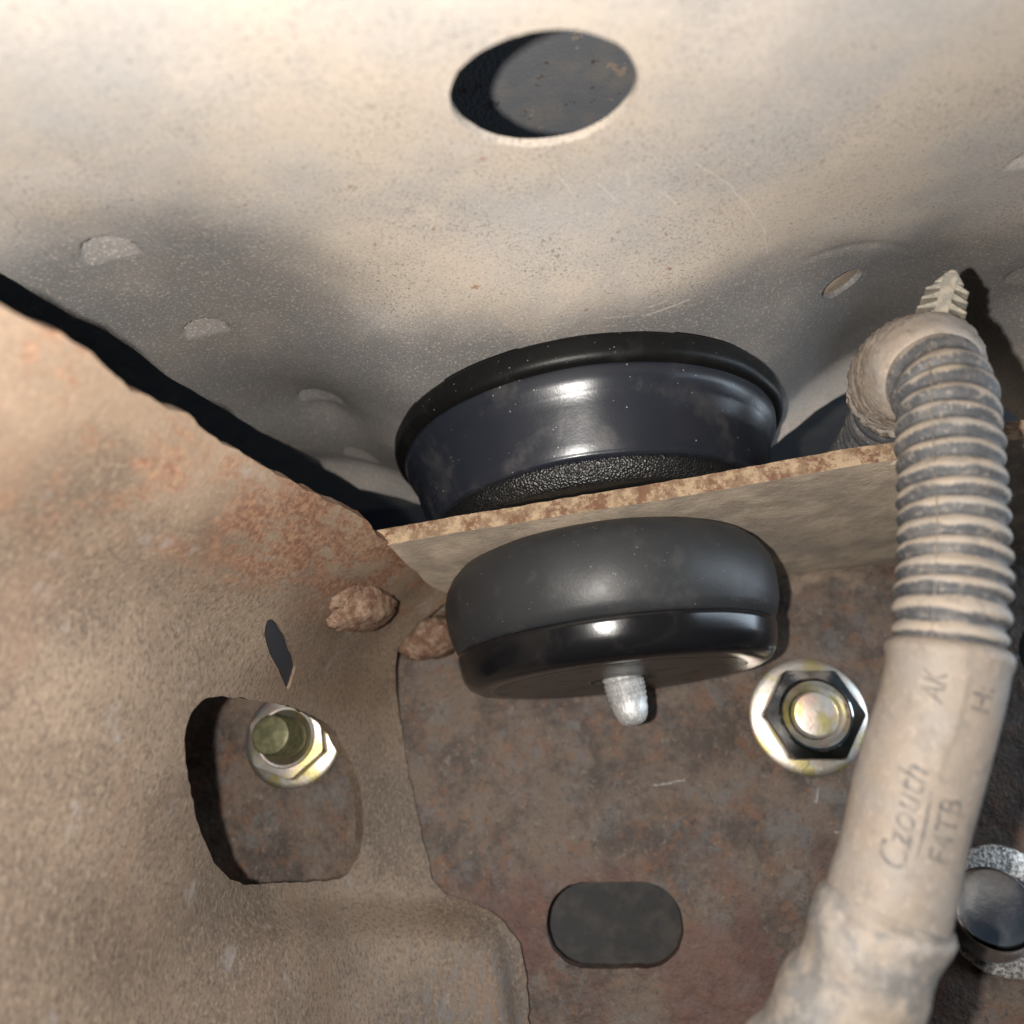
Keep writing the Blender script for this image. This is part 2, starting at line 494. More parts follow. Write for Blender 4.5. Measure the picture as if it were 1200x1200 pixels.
def smooth_closed(poly, n=8):
    """Catmull-Rom through a closed outline"""
    P = [np.array(p, float) for p in poly]
    out = []
    m = len(P)
    for i in range(m):
        a, b, c, d = P[i - 1], P[i], P[(i + 1) % m], P[(i + 2) % m]
        for k in range(n):
            t = k / n
            out.append(tuple(0.5 * (2 * b + (c - a) * t + (2 * a - 5 * b + 4 * c - d) * t * t + (3 * b - a - 3 * c + d) * t ** 3)))
    return out


def sheet(name, outer, holes, fn, step, thick, mat, parent=None, fine=(), rim=None, **kw):
    """a solid metal sheet: a 2D outline with holes, bent by fn(u, v) -> xyz, thickened along its normals.
    thick > 0 goes along the +normal of (u x v)"""
    rim = rim or step
    loops = [outer] + list(holes)
    pts, edges = [], []
    for lp in loops:
        s = len(pts)
        pts += [tuple(p) for p in lp]
        edges += [(s + i, s + (i + 1) % len(lp)) for i in range(len(lp))]
    nb = len(pts)
    B = np.array(pts)
    lo, hi = B.min(0), B.max(0)
    G = []
    r = 0
    y = lo[1]
    while y < hi[1]:
        xs = np.arange(lo[0] + (r % 2) * step / 2, hi[0], step)
        G.append(np.c_[xs, np.full(len(xs), y)])
        y += step * 0.87
        r += 1
    G = np.concatenate(G)
    for (cx, cy, rad, st) in fine:
        G = G[np.hypot(G[:, 0] - cx, G[:, 1] - cy) > rad]
        g = np.arange(-rad, rad, st)
        gx, gy = np.meshgrid(g, g)
        q = np.c_[gx.ravel() + cx, gy.ravel() + cy]
        G = np.r_[G, q[np.hypot(gx.ravel(), gy.ravel()) < rad]]
    ok = inside(G, outer)
    for h in holes:
        ok &= ~inside(G, h)
    G = G[ok]
    # keep clear of the outline
    keep = np.ones(len(G), bool)
    for i in range(0, len(G), 2000):
        d = np.sqrt(((G[i:i + 2000, None, :] - B[None]) ** 2).sum(-1)).min(1)
        keep[i:i + 2000] = d > rim * 0.45
    G = G[keep]
    allp = [Vector(p) for p in pts] + [Vector(p) for p in G.tolist()]
    ov, oe, of, *_ = delaunay_2d_cdt(allp, edges, [], 0, 1e-5)
    V2 = np.array([tuple(v) for v in ov])
    F = np.array([list(f) for f in of if len(f) == 3])
    cen = V2[F].mean(1)
    ok = inside(cen, outer)
    for h in holes:
        ok &= ~inside(cen, h)
    F = F[ok]
    a, b, c = V2[F[:, 0]], V2[F[:, 1]], V2[F[:, 2]]
    area = (b[:, 0] - a[:, 0]) * (c[:, 1] - a[:, 1]) - (b[:, 1] - a[:, 1]) * (c[:, 0] - a[:, 0])
    F = F[np.abs(area) > 1e-7]
    area = area[np.abs(area) > 1e-7] if len(area) == len(F) else None
    a, b, c = V2[F[:, 0]], V2[F[:, 1]], V2[F[:, 2]]
    ar = (b[:, 0] - a[:, 0]) * (c[:, 1] - a[:, 1]) - (b[:, 1] - a[:, 1]) * (c[:, 0] - a[:, 0])
    F[ar < 0] = F[ar < 0][:, ::-1]
    used = np.unique(F)
    rm = -np.ones(len(V2), int)
    rm[used] = np.arange(len(used))
    F = rm[F]
    V2 = V2[used]
    A = fn(V2[:, 0], V2[:, 1])
    N = np.zeros_like(A)
    fn_ = np.cross(A[F[:, 1]] - A[F[:, 0]], A[F[:, 2]] - A[F[:, 0]])
    for i in range(3):
        np.add.at(N, F[:, i], fn_)
    N /= np.maximum(np.linalg.norm(N, axis=1, keepdims=True), 1e-12)
    n = len(A)
    Bk = A + N * thick
    from collections import Counter
    ec = Counter()
    for f in F.tolist():
        for i in range(3):
            ec[(f[i], f[(i + 1) % 3])] += 1
    side = [(x, y) for (x, y) in ec if (y, x) not in ec]
    if thick > 0:
        faces = [f[::-1] for f in F.tolist()] + [[i + n for i in f] for f in F.tolist()] + [[x, y, y + n, x + n] for x, y in side]
    else:
        faces = F.tolist() + [[i + n for i in f[::-1]] for f in F.tolist()] + [[y, x, x + n, y + n] for x, y in side]
    return mesh_obj(name, np.r_[A, Bk], faces, mat, parent, **kw)


def lathe(profile, axis_o, axis_d, seg=96, wob=0.0, rfun=None):
    """profile [(r, h)] round an axis; returns V, F"""
    d = Vector(axis_d).normalized()
    x = d.orthogonal().normalized()
    if abs(d.z) < 0.5:
        x = (Vector((0, 0, 1)) - d * d.z).normalized()
    y = d.cross(x)
    o = Vector(axis_o)
    V, F = [], []
    n = len(profile)
    for i in range(seg):
        a = 2 * math.pi * i / seg
        e = x * math.cos(a) + y * math.sin(a)
        for j, (r, h) in enumerate(profile):
            rr = rfun(r, h, a, j) if rfun else r
            if wob and rr > 0.01:
                q = o + e * rr + d * h
                rr += wob * noise.noise(q * 0.12)
            V.append(o + e * rr + d * h)
    for i in range(seg):
        k = (i + 1) % seg
        for j in range(n - 1):
            F.append((i * n + j, i * n + j + 1, k * n + j + 1, k * n + j))
    return [tuple(v) for v in V], F


def arc(cx, cy, r, a0, a1, n=8, ry=None):
    ry = ry or r
    return [(cx + r * math.cos(math.radians(a0 + (a1 - a0) * i / n)), cy + ry * math.sin(math.radians(a0 + (a1 - a0) * i / n))) for i in range(n + 1)]


# ------------------------------------------------------------------ body panel (underside of the cab rail, overhead)
AX = (22.5, 200.0)                     # axis of the mount


def far_edge(x):
    return 231 - 0.19 * (x + 40)


pc = []
for x in (-110, -60, 10, 80, 150, 190):
    pc += [(x, 25, 78), (x, 70, 87.6), (x, 86, 91.4)]
pc += [(-98, 110, 91), (-65, 110, 96.5), (10, 112, 95.8), (70, 112, 96.0), (140, 112, 95), (190, 112, 95)]
pc += [(-90, 150, 95), (-55, 148, 101), (-18, 140, 97), (22, 134, 92.6), (58, 138, 97), (90, 155, 104), (140, 150, 98), (190, 150, 97)]
pc += [(-76, 200, 99.5), (-46, 195, 105.5), (96, 185, 106), (140, 195, 101), (190, 195, 98)]
pc += [(-50, 245, 106), (95, 222, 106), (22, 262, 100), (190, 240, 98)]
for i in range(10):
    a = math.radians(36 * i)
    pc.append((AX[0] + 53 * math.cos(a), AX[1] + 53 * math.sin(a), 91.3))
pc.append((AX[0], AX[1], 91.0))
pz0 = tps(pc, 30.0)
DENTS = [(-66.8, 114.5, 5.0), (-62.4, 146.0, 4.9), (-48.6, 189.6, 6.4), (-44.2, 219.5, 5.6), (103.0, 117.0, 6.0), (131.0, 161.0, 8.0)]


def pz(x, y):
    z = pz0(x, y)
    d = np.clip((far_edge(x) - y) / 8.0, 0, 1)
    z = z - 8.0 * (1 - d) ** 2
    s = np.clip((x - 126) / 26, 0, 1)
    t = np.clip((y - 158) / 26, 0, 1)
    z = z - 23 * s * s * (3 - 2 * s) * t * t * (3 - 2 * t)
    for cx, cy, r in DENTS:
        rr = np.hypot(x - cx, (y - cy)) / r
        # tilted electrode print: deep at the near side, flush along a chord
        m = np.clip((1 - rr) / 0.08, 0, 1)
        dep = np.clip((cy + 0.35 * r - y) / (1.35 * r), 0, 1) * 2.6
        z = z + m * dep
    # small arc-shaped press mark
    q = np.abs(y - (139.2 + 0.021 * (x - 73) ** 2))
    z = z + 0.3 * np.exp(-(q / 0.9) ** 2) * np.clip((x - 64) / 6, 0, 1) * np.clip((96 - x) / 6, 0, 1)
    return z


def panel_fn(u, v):
    return np.c_[u, v, pz(u, v)]


panel_left = [(-95.0, 30.0), (-92, 80), (-84.7, 112.0), (-83.0, 123.1), (-82.1, 129.2), (-79.2, 136.9), (-77.9, 148.2), (-77.5, 159.2), (-73.9, 178.0), (-68.5, 201.3), (-58.7, 231)]
outer = panel_left + [(x, far_edge(x)) for x in range(-48, 200, 12)] + [(192, 30)]
outer = resample(outer, 3.0, 0.35, 3)
hole1 = resample([(10.4 + 13.2 * math.cos(a * math.pi / 24), 84.4 + 12.3 * math.sin(a * math.pi / 24)) for a in range(48)], 1.0, 0.22, 5)
hole2 = resample([(80.3 + 5.0 * math.cos(a * math.pi / 16), 153.6 + 4.2 * math.sin(a * math.pi / 16)) for a in range(32)], 0.6, 0.1, 6)
bp = thing('cab_rail', 'large dusty beige and grey overhead sheet metal panel with round hole', 'panel', (22, 120, 91))
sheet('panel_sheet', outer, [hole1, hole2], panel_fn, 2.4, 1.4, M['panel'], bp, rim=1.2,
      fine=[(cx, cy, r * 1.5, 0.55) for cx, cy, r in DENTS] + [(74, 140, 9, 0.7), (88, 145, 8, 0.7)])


def slab(x0, x1, y0, y1, z0, z1):
    V = [(x, y, z) for z in (z0, z1) for y in (y0, y1) for x in (x0, x1)]
    F = [(0, 2, 3, 1), (4, 5, 7, 6), (0, 1, 5, 4), (2, 6, 7, 3), (0, 4, 6, 2), (1, 3, 7, 5)]
    return V, F


def back_fn(u, v):
    return np.c_[u, v, pz(u, v) + 2.6]


sheet('backing_plate', resample([(80.3 + 12 * math.cos(a * math.pi / 12), 153.6 + 12 * math.sin(a * math.pi / 12)) for a in range(24)], 2.0), [], back_fn, 2.0, 1.0, M['flange'], bp)

# the dark floor above the panel and the dark body side seen in the gaps
V, F = slab(-150, 260, 10, 420, 150, 153)
mesh_obj('cab_floor', V, F, M['floor'], base=(0, 120, 150), smooth=0, label='dark grey painted floor sheet seen through the round hole overhead', cat='floor sheet')
V, F = slab(-320, 330, 400, 404, -150, 158)
mesh_obj('body_side', V, F, M['body'], base=(0, 402, -150), smooth=0, label='dark navy body side deep in the gap behind the round mount', cat='body panel')
V, F = slab(-320, -316, -40, 400, 20, 158)
mesh_obj('inner_sill', V, F, M['body'], base=(-318, 180, 20), smooth=0, label='dark inner sill at the back of the long black gap', cat='body panel')

# ------------------------------------------------------------------ frame bracket: flange + web
ZF, TF = 56.0, 4.1


def web_y(x):
    return 236 - 0.05 * x


fb = thing('frame_rail', 'rusted dark brown frame rail with dusty flange between the two black bushings', 'frame rail', (20, 232, -110))
RF = 9.0


def web_fn(u, v):
    f = np.clip(v - (ZF - 4.6 - RF), 0, RF * 0.995)
    y = web_y(u) - (RF - np.sqrt(np.maximum(RF ** 2 - f ** 2, 0)))  # bend into the flange
    wv = np.array([0.5 * noise.noise(Vector((a * 0.03, b * 0.03, 2.0))) for a, b in zip(u, v)])
    return np.c_[u, y + wv, v]


wo = [(-170, -115), (215, -115), (215, 55.8), (-170, 55.8)]
wo = resample(wo, 5)
slot = []
sc, sa, sr = (16.0, -37.2), math.radians(-4.7), 10.4
for (cx, a0) in ((7.9, -90), (-7.9, 90)):
    for i in range(17):
        a = math.radians(a0 + 180 * i / 16)
        x, y = cx + sr * math.cos(a), sr * math.sin(a)
        slot.append((sc[0] + x * math.cos(sa) - y * math.sin(sa), sc[1] + x * math.sin(sa) + y * math.cos(sa)))
slot = resample(slot, 1.2, 0.3, 2)
rh = resample([(151 + 11 * math.cos(a * math.pi / 16), 20 + 11 * math.sin(a * math.pi / 16)) for a in range(32)], 1.2, 0.2, 4)
sheet('web_plate', wo, [slot, rh], web_fn, 4.0, -5.0, M['web'], fb, fine=[], rim=1.2)
bv = fb.children[0].modifiers.new('edge', 'BEVEL')
bv.width, bv.segments, bv.limit_method, bv.angle_limit = 0.0008, 2, 'ANGLE', math.radians(60)


def fl_front(x):
    return 163.6 - 0.2 * (x - 20)


fo = [(x, fl_front(x)) for x in range(-36, 216, 6)] + [(216, 224)] + [(-36, 237)]
fo = resample(fo, 2.0, 0.5, 8)


def fl_fn(u, v):
    z = np.array([ZF + 0.35 * noise.noise(Vector((a * 0.06, b * 0.06, 7.0))) for a, b in zip(u, v)])
    return np.c_[u, v, z - 5.0 * np.clip((v - fl_front(u)) / 73.0, 0, 1)]


fl = sheet('top_flange', fo, [], fl_fn, 3.0, TF, M['flange'], fb, rim=1.5)
bv = fl.modifiers.new('edge', 'BEVEL')
bv.width, bv.segments, bv.limit_method, bv.angle_limit = 0.0006, 2, 'ANGLE', math.radians(50)
V, F = slab(-170, 215, 253, 255, -115, 50)
mesh_obj('inner_plate', V, F, M['inner'], fb, smooth=0)

# ------------------------------------------------------------------ side gusset, left
GC = [(-57.5, 76.8, 58.9), (-54.4, 89.5, 59.1), (-50.0, 114.5, 59.0), (-42.5, 135.1, 58.9), (-30.8, 165.5, 59.0), (-63.7, 88.4, 47.2), (-60.9, 102.9, 48.0), (-53.1, 122.7, 48.9), (-46.0, 146.4, 51.0), (-33.1, 175.5, 52.4), (-71.4, 102.6, 33.7), (-65.4, 117.9, 35.6), (-57.0, 140.6, 40.3), (-47.4, 162.4, 44.6), (-39.5, 186.1, 49.5), (-35.4, 210.1, 47.7), (-76.2, 112.2, 21.4), (-68.6, 125.7, 22.3), (-63.1, 145.2, 24.1), (-55.4, 176.3, 29.0), (-48.5, 203.9, 32.0), (-78.4, 118.2, 7.6), (-71.4, 133.2, 6.9), (-65.9, 152.5, 6.3), (-61.6, 189.8, 5.9), (-47.7, 222.0, 4.5), (-79.5, 122.8, -8.7), (-74.0, 140.8, -11.6), (-68.3, 173.2, -16.4), (-62.5, 199.0, -20.3), (-50.4, 224.9, -24.8), (-34.1, 235.5, -27.7), (-79.1, 125.1, -24.3), (-73.4, 150.9, -31.3), (-63.3, 184.9, -40.7), (-49.4, 216.7, -49.9), (-26.1, 228.0, -54.8), (-38.8, 234.9, 17.8), (-37.0, 234.7, 3.5), (-33.1, 233.9, -14.8), (-29.0, 233.1, -25.8), (-11.2, 231.0, -34.4), (-8.0, 230.7, -47.5), (-9.0, 230.6, -60.7), (-28, 174, 56.2), (-23.5, 192, 55.2), (-18, 214, 53.8), (-13, 233, 52)]
Q = math.sqrt(0.5)
gctl = [((x * Q + y * Q), z, (x * Q - y * Q)) for x, y, z in GC]     # e1 = (1,1)/sqrt2, n = (1,-1)/sqrt2
gh0 = tps(gctl, 160.0)


def smst(x, a, b):
    t = np.clip((x - a) / (b - a), 0, 1)
    return t * t * (3 - 2 * t)


def gh(u, v):
    u, v = np.atleast_1d(u), np.atleast_1d(v)
    h = gh0(u, v)
    # pressed hollow under the top edge
    h = h - 5.0 * np.exp(-((v - 37) / 9.5) ** 2) * (1 - smst(u, 50, 85))
    # rounded step along the bottom, running out to the left
    vl = -18 - 0.10 * (u - 75) - 0.0006 * (u - 75) ** 2
    st = smst(vl - v, -3.0, 9.0) * smst(u, 62, 100)
    h = h + 8.0 * st * (1 - smst(u, 146, 156))
    return h


def gus_fn(u, v):
    h = gh(u, v)
    x = (u + h) * Q
    y = (u - h) * Q
    y = np.minimum(y, web_y(x) - 0.6)
    return np.c_[x, y, v]


gus_outer = [(8.3, 58.1), (13.5, 59.2), (16.7, 59.3), (20.7, 60.1), (27.1, 59.8), (32.4, 59.2), (42.4, 60.4), (48.8, 59.6), (64.5, 59.0), (79.3, 59.0), (92, 58.6), (99, 56.6), (106.6, 55.7), (137.7, 55.7), (143.4, 55.0), (133, 46.1), (130.5, 40.3), (138.7, 20.2), (140.3, 3.4), (141.7, -12.6), (142.8, -21.4), (145.2, -25.5), (150.6, -28.7), (154.5, -33.3), (156.7, -38.6), (157.1, -45.5), (156.8, -57.0), (155.9, -75), (107.0, -72), (61.3, -58), (31.5, -46), (20, -40), (10.0, -0.8), (7.0, 27.5), (4.4, 44.8), (3, 57)]
gus_hole = [(67.9, 22.8), (78.8, 22.8), (93.9, 22.7), (109.2, 19.7), (118.9, 11.3), (123.5, 0.2), (124.0, -8.4), (121.9, -14.8), (117.2, -17.8), (102.7, -16.5), (84.3, -14.1), (76.0, -10.6), (69.1, -4.0), (64.1, 3.3), (60.7, 10.0), (59.6, 16.6), (62.2, 21.1)]
gus_slit = [(76.0, 37.9), (80.0, 37.4), (87.5, 33.1), (90.2, 30.6), (89.6, 26.4), (85.6, 28.6), (77.4, 34.1)]
sg = thing('side_gusset', 'dust coated brown gusset bracket on the left with a large ragged hole', 'bracket', (-45, 170, -70))
sheet('gusset_sheet', resample(gus_outer, 1.6, 0.5, 12), [resample(smooth_closed(gus_hole, 5), 1.0, 0.45, 9), resample(smooth_closed(gus_slit, 4), 0.6, 0.25, 1)],
      gus_fn, 2.2, -3.4, M['gusset'], sg, rim=1.0)


ins = [(74.2, 38.6), (80.9, 38.8), (91.3, 33.3), (93.4, 30.5), (92.0, 25.2), (85.7, 27.6), (75.6, 34.0)]


def ins_fn(u, v):
    h = gh(u, v) - 1.0
    return np.c_[(u + h) * Q, (u - h) * Q, v]


sheet('slot_insert', resample(ins, 1.2), [], ins_fn, 1.5, -1.5, M['insert'], sg, rim=0.8)


def lump(name, c, rad, axes, parent, mat, amp=1.1, seed=0, flat=None):
    """a rough weld nugget: a squashed, noisy ball"""
    bm = bmesh.new()
    bmesh.ops.create_icosphere(bm, subdivisions=4, radius=1)
    rng = random.Random(seed)
    ax = [Vector(a).normalized() for a in axes]
    V, F = [], []
    blobs = [(0, 0, 0, 0.86)] + [(rng.uniform(-0.55, 0.55), rng.uniform(-0.45, 0.35), rng.uniform(-0.1, 0.3), rng.uniform(0.34, 0.52)) for _ in range(7)]
    blobs += [(-0.62, 0.25, -0.3, 0.5), (-0.5, 0.4, -0.3, 0.5)]
    for bi, (ox, oy, oz, sc_) in enumerate(blobs):
        n0 = len(V)
        for v in bm.verts:
            p = v.co.copy()
            w_ = Vector((seed + bi * 3.1, 0, 0))
            k = 1 + 0.14 * noise.noise(p * 2.2 + w_) + 0.07 * amp * noise.noise(p * 6 + w_) + 0.03 * amp * noise.noise(p * 14 + w_)
            p = p * k * sc_ + Vector((ox, oy, oz))
            V.append(tuple(Vector(c) + ax[0] * p.x * rad[0] + ax[1] * p.y * rad[1] + ax[2] * p.z * rad[2]))
        F += [[q.index + n0 for q in f.verts] for f in bm.faces]
    bm.free()
    return mesh_obj(name, V, F, mat, parent)


lump('weld_lump', (-39.2, 190.0, 45.6), (13.0, 7.2, 6.0), ((0.40, 0.90, 0.17), (0.64, -0.41, 0.64), (0.65, -0.14, -0.74)), sg, M['weld'], amp=1.2, seed=2)
lump('weld_lump', (-27.6, 227.5, 43.6), (10.5, 7.4, 9.0), ((1, 0, 0.05), (0, 0.1, 1), (0, -1, 0)), sg, M['weld'], amp=1.4, seed=9)


# ------------------------------------------------------------------ swept tubes
class Tube:
    def __init__(self, pts, n=700):
        P = [np.array(p, float) for p in pts]
        P = [2 * P[0] - P[1]] + P + [2 * P[-1] - P[-2]]
        C = []
        for i in range(1, len(P) - 2):
            a, b, c, d = P[i - 1:i + 3]
            for k in range(40):
                t = k / 40
                C.append(0.5 * (2 * b + (c - a) * t + (2 * a - 5 * b + 4 * c - d) * t * t + (3 * b - a - 3 * c + d) * t ** 3))
        C = np.array(C)
        L = np.r_[0, np.cumsum(np.linalg.norm(np.diff(C, axis=0), axis=1))]
        self.len = L[-1]
        s = np.linspace(0, self.len, n)
        self.s = s
        self.c = np.stack([np.interp(s, L, C[:, i]) for i in range(3)], 1)
        T = np.gradient(self.c, axis=0)
        T /= np.linalg.norm(T, axis=1, keepdims=True)
        self.t = T
        e = np.array([0, -1.0, 0.2])
        E = []
        for t in T[::-1]:              # carried from the lower end, where 'e' faces the camera
            e = e - t * e.dot(t)
            e /= np.linalg.norm(e)
            E.append(e)
        self.e = np.array(E[::-1])
        self.g = np.cross(T, self.e)

    def frame(self, s):
        f = lambda A: np.array([np.interp(s, self.s, A[:, i]) for i in range(3)])
        return f(self.c), f(self.e), f(self.g), f(self.t)

    def pt(self, s, a, r):
        c, e, g, t = self.frame(s)
        return c + (e * math.cos(a) + g * math.sin(a)) * r

    def s_near(self, p):
        return self.s[np.argmin(np.linalg.norm(self.c - np.array(p), axis=1))]

    def mesh(self, s0, s1, rad, step, seg=56, crest=None, cap=True):
        n = max(3, int((s1 - s0) / step) + 1)
        V, F, A = [], [], []
        for i in range(n):
            s = s0 + (s1 - s0) * i / (n - 1)
            c, e, g, t = self.frame(s)
            for k in range(seg):
                a = 2 * math.pi * k / seg
                r = rad(s, a)
                V.append(tuple(c + (e * math.cos(a) + g * math.sin(a)) * r))
                A.append(crest(s, a) if crest else 1.0)
        for i in range(n - 1):
            for k in range(seg):
                k2 = (k + 1) % seg
                F.append((i * seg + k, i * seg + k2, (i + 1) * seg + k2, (i + 1) * seg + k))
        if cap:
            F.append(tuple(range(seg))[::-1])
            F.append(tuple((n - 1) * seg + k for k in range(seg)))
        return V, F, A


# ------------------------------------------------------------------ body mount
ub = thing('upper_bushing', 'upper round blue black rubber bushing squeezed between panel and flange', 'bushing', (AX[0], AX[1], ZF + TF))
axo = (AX[0], AX[1], 0)
V, F = lathe([(30, 91.2), (52.0, 91.2)] + arc(50.6, 89.2, 2.2, 60, 0, 4) + arc(50.4, 86.6, 2.4, 0, -70, 5) + [(49.5, 84.2), (30, 84.0)], axo, (0, 0, 1), 128, 0.25)
mesh_obj('top_lip', V, F, M['lip'], ub, smooth=40)
V, F = lathe([(30, 85.5), (50.2, 85.5), (50.3, 83.6)] + [(50.2, 82.5), (49.7, 80.8), (48.6, 79.2), (48.2, 78.4), (47.6, 76.5), (46.4, 72.5), (45.2, 68.8), (44.6, 66.6)] + arc(43.6, 66.4, 1.0, 10, -90, 4) + [(40, 65.2)], axo, (0, 0, 1), 128, 0.25)
mesh_obj('rubber_body', V, F, M['navy'], ub, smooth=60)
V, F = lathe([(30, 66), (42.6, 65.9), (42.8, 64.6), (42.0, 63.0), (40.6, 61.4), (40.0, 60.7), (30, 60.7)], axo, (0, 0, 1), 128, 0.2)
mesh_obj('lower_cup', V, F, M['grit'], ub, smooth=60)

lb = thing('lower_bushing', 'lower round satin black rubber bushing under the flange with glossy cup washer', 'bushing', (AX[0], AX[1], 22))
prof = [(20, 54.2), (33, 54.2)] + [(35.5, 53.6), (38.2, 52.4), (40.3, 50.2), (41.6, 47.4), (42.2, 44.2), (42.1, 41.0), (41.7, 37.5), (40.7, 34.4), (39.7, 32.2), (38, 31.6), (20, 31.6)]
V, F = lathe(prof, axo, (0, 0, 1), 128, 0.3)
mesh_obj('rubber_ring', V, F, M['rubber'], lb, smooth=60)
wp = [(30, 31.4), (39.0, 31.7), (39.75, 31.55), (40.0, 31.0), (39.9, 30.2), (39.4, 27.6), (38.7, 25.4), (37.6, 23.9), (35.8, 23.0), (34.0, 22.75), (32.0, 22.7), (7.4, 22.7)]
V, F = lathe(wp, axo, (0, 0, 1), 128, 0.12)
cw = mesh_obj('cup_washer', V, F, M['enamel'], lb, smooth=60)
V, F = lathe([(31.5, 22.66), (31.0, 22.62), (8.2, 22.62), (7.6, 22.8), (7.5, 26.5)], axo, (0, 0, 1), 96)
mesh_obj('bottom_face', V, F, M['under'], cw, smooth=40)

# threaded end of the mount bolt
bl = []
for i in range(9):
    h = 34 - i * 1.5
    bl += [(5.2, h), (4.75, h - 0.75)]
bl += [(5.2, 21.2), (4.9, 20.6), (5.1, 20.0), (4.75, 19.4), (5.0, 18.8), (4.6, 18.1), (4.8, 17.5), (4.4, 16.6), (4.3, 15.2), (3.7, 13.4), (2.9, 12.2), (1.6, 11.6), (0.0, 11.5)]
V, F = lathe(bl, (AX[0] + 3.6, AX[1] - 0.5, 0), (-0.12, 0, 1), 40)
mesh_obj('mount_bolt', V, F, M['steel'], base=(AX[0], AX[1], 12), smooth=35, label='bright bare bolt tip poking down below the lower cup washer', cat='bolt')


# ------------------------------------------------------------------ flange nuts on the frame
def hexr(r, a, rot):
    a = (a - rot) % (math.pi / 3) - math.pi / 6
    return r * math.cos(math.pi / 6) / math.cos(a)


def flange_nut(pos, rot, label, mats, stud_len, k=1.0, height=9.0, group='flange nuts on the frame'):
    n = thing('flange_nut', label, 'nut', pos, group)
    d = (-0.05, -1, 0)
    rf, rh = 16.3 * k, 13.8 * k
    V, F = lathe([(rf - 1.5 * k, 0.2), (rf, 0.5), (rf, 1.4 * k), (rf - 0.6 * k, 1.9 * k), (rf - 2.0 * k, 2.15 * k), (11.0 * k, 2.9 * k)], pos, d, 72, 0.1)
    mesh_obj('flange', V, F, mats[0], n, smooth=35)
    rc = 12.6 * k
    hp = [(rh, 2.2 * k), (rh, height - 1.1 * k), (rc, height - 0.25 * k), (9.9 * k, height + 0.05), (9.5 * k, height + 0.5), (8.9 * k, height + 0.45), (8.3 * k, height - 0.4), (6.5 * k, height - 2.0)]

    def rf_(r, h, a, j):
        if j <= 1:
            return hexr(rh, a, rot)
        if j == 2:
            return min(hexr(rh, a, rot) - 0.3 * k, rc + 0.5 * k)
        return r
    V, F = lathe(hp, pos, d, 96, 0, rf_)
    mesh_obj('hex_body', V, F, mats[1], n, smooth=28)
    sp = []
    h = 4.0
    while h < height + stud_len - 2.2:
        sp += [(6.35 * k, h), (5.8 * k, h + 0.8)]
        h += 1.6
    e = height + stud_len
    sp += [(6.3 * k, e - 1.4), (6.25 * k, e - 0.9), (5.7 * k, e - 0.15), (5.0 * k, e), (0, e + 0.12)]
    V, F = lathe(sp, pos, d, 48)
    mesh_obj('stud', V, F, mats[2], n, smooth=30)
    return n


flange_nut((77.6, 231.9, 10.8), 0.42, 'zinc plated flange nut on the frame between lower bushing and conduit', (M['zinc'], M['chrome'], M['zinc']), 0.3)
flange_nut((-71.5, 239.5, 20.0), 0.1, 'zinc plated flange nut seen through the hole in the gusset', (M['zinc2'], M['zinc2'], M['olive']), 12.0, 0.88, 7.0)

# capped bolt at the right edge, half behind the conduit
cb = thing('capped_bolt', 'shiny capped bolt with grainy washer at lower right behind the conduit', 'bolt', (115.5, 230.2, -42.0))
d = (-0.05, -1, 0)
V, F = lathe([(9, 0.3), (15.6, 0.3), (15.8, 0.8), (15.6, 2.2), (15.0, 2.6), (9, 2.6)], (115.5, 230.2, -42.0), d, 64, 0.3)
mesh_obj('washer', V, F, M['washer'], cb, smooth=40)
V, F = lathe([(10.6, 0.0), (10.6, 3.4), (10.2, 4.5), (9.7, 9)] + arc(8.2, 11.0, 1.5, 0, 80, 5) + [(4, 12.7), (0, 12.7)], (111.0, 229.5, -43.5), (-0.22, -1, 0.38), 64)
mesh_obj('cap', V, F, M['satin'], cb, smooth=50)

# ------------------------------------------------------------------ wiring conduit
PATH = [(92, 222, 69.8), (91, 200, 69.6), (89.0, 178, 69.5), (86.5, 162, 69.8), (83.5, 148, 70.0), (81, 137.5, 68.5), (79.0, 129.6, 64.0), (77.8, 125.6, 57.0), (74.8, 124.0, 47.5), (71.2, 123.6, 32.6), (67.1, 123.9, 18.9), (63.6, 125.6, 7.6), (57.0, 128.1, -5.6), (50.8, 130.9, -19.6), (45.4, 133.4, -29.7), (37.2, 137.3, -41.0), (28.8, 143.7, -53.0), (20, 152, -66)]
tb = Tube(PATH)
s_el0 = tb.s_near((84.6, 152, 69.9))
s_el1 = tb.s_near((78.7, 128.6, 62.5))
s_slv = tb.s_near((65.4, 124.5, 14.5))
s_bt = tb.s_near((49.5, 131.5, -22.5))
wc = thing('wiring_conduit', 'dusty corrugated wiring conduit with printed muddy sleeve hanging down at right', 'conduit', PATH[-1])
PITCH = 3.25
R0 = 7.6


def wave(s):
    x = (s / PITCH + 0.22 * noise.noise(Vector((s * 0.21, 3.0, 1.0)))) % 1.0
    k = 0.5 + 0.5 * math.cos(2 * math.pi * x)
    return k ** 0.6


def loom_r(s, a):
    q = Vector((s * 0.33, math.cos(a) * 1.2, math.sin(a) * 1.2))
    return R0 + (0.95 + 0.35 * noise.noise(q)) * wave(s) - 0.25 + 0.22 * noise.noise(q * 0.6 + Vector((4, 4, 4)))


def loom_c(s, a):
    x = ((s / PITCH) + 0.10 + 0.22 * noise.noise(Vector((s * 0.21, 3.0, 1.0)))) % 1.0
    k = min(max((s - s_el1) / (s_slv - s_el1), 0), 1)
    return (0.5 + 0.5 * math.cos(2 * math.pi * x)) * (0.50 + 0.45 * k) + 0.10 * math.sin(a * 1.0 + 3.5) + 0.35 * noise.noise(Vector((s * 0.30, math.cos(a) * 2.0, math.sin(a) * 2.0)))


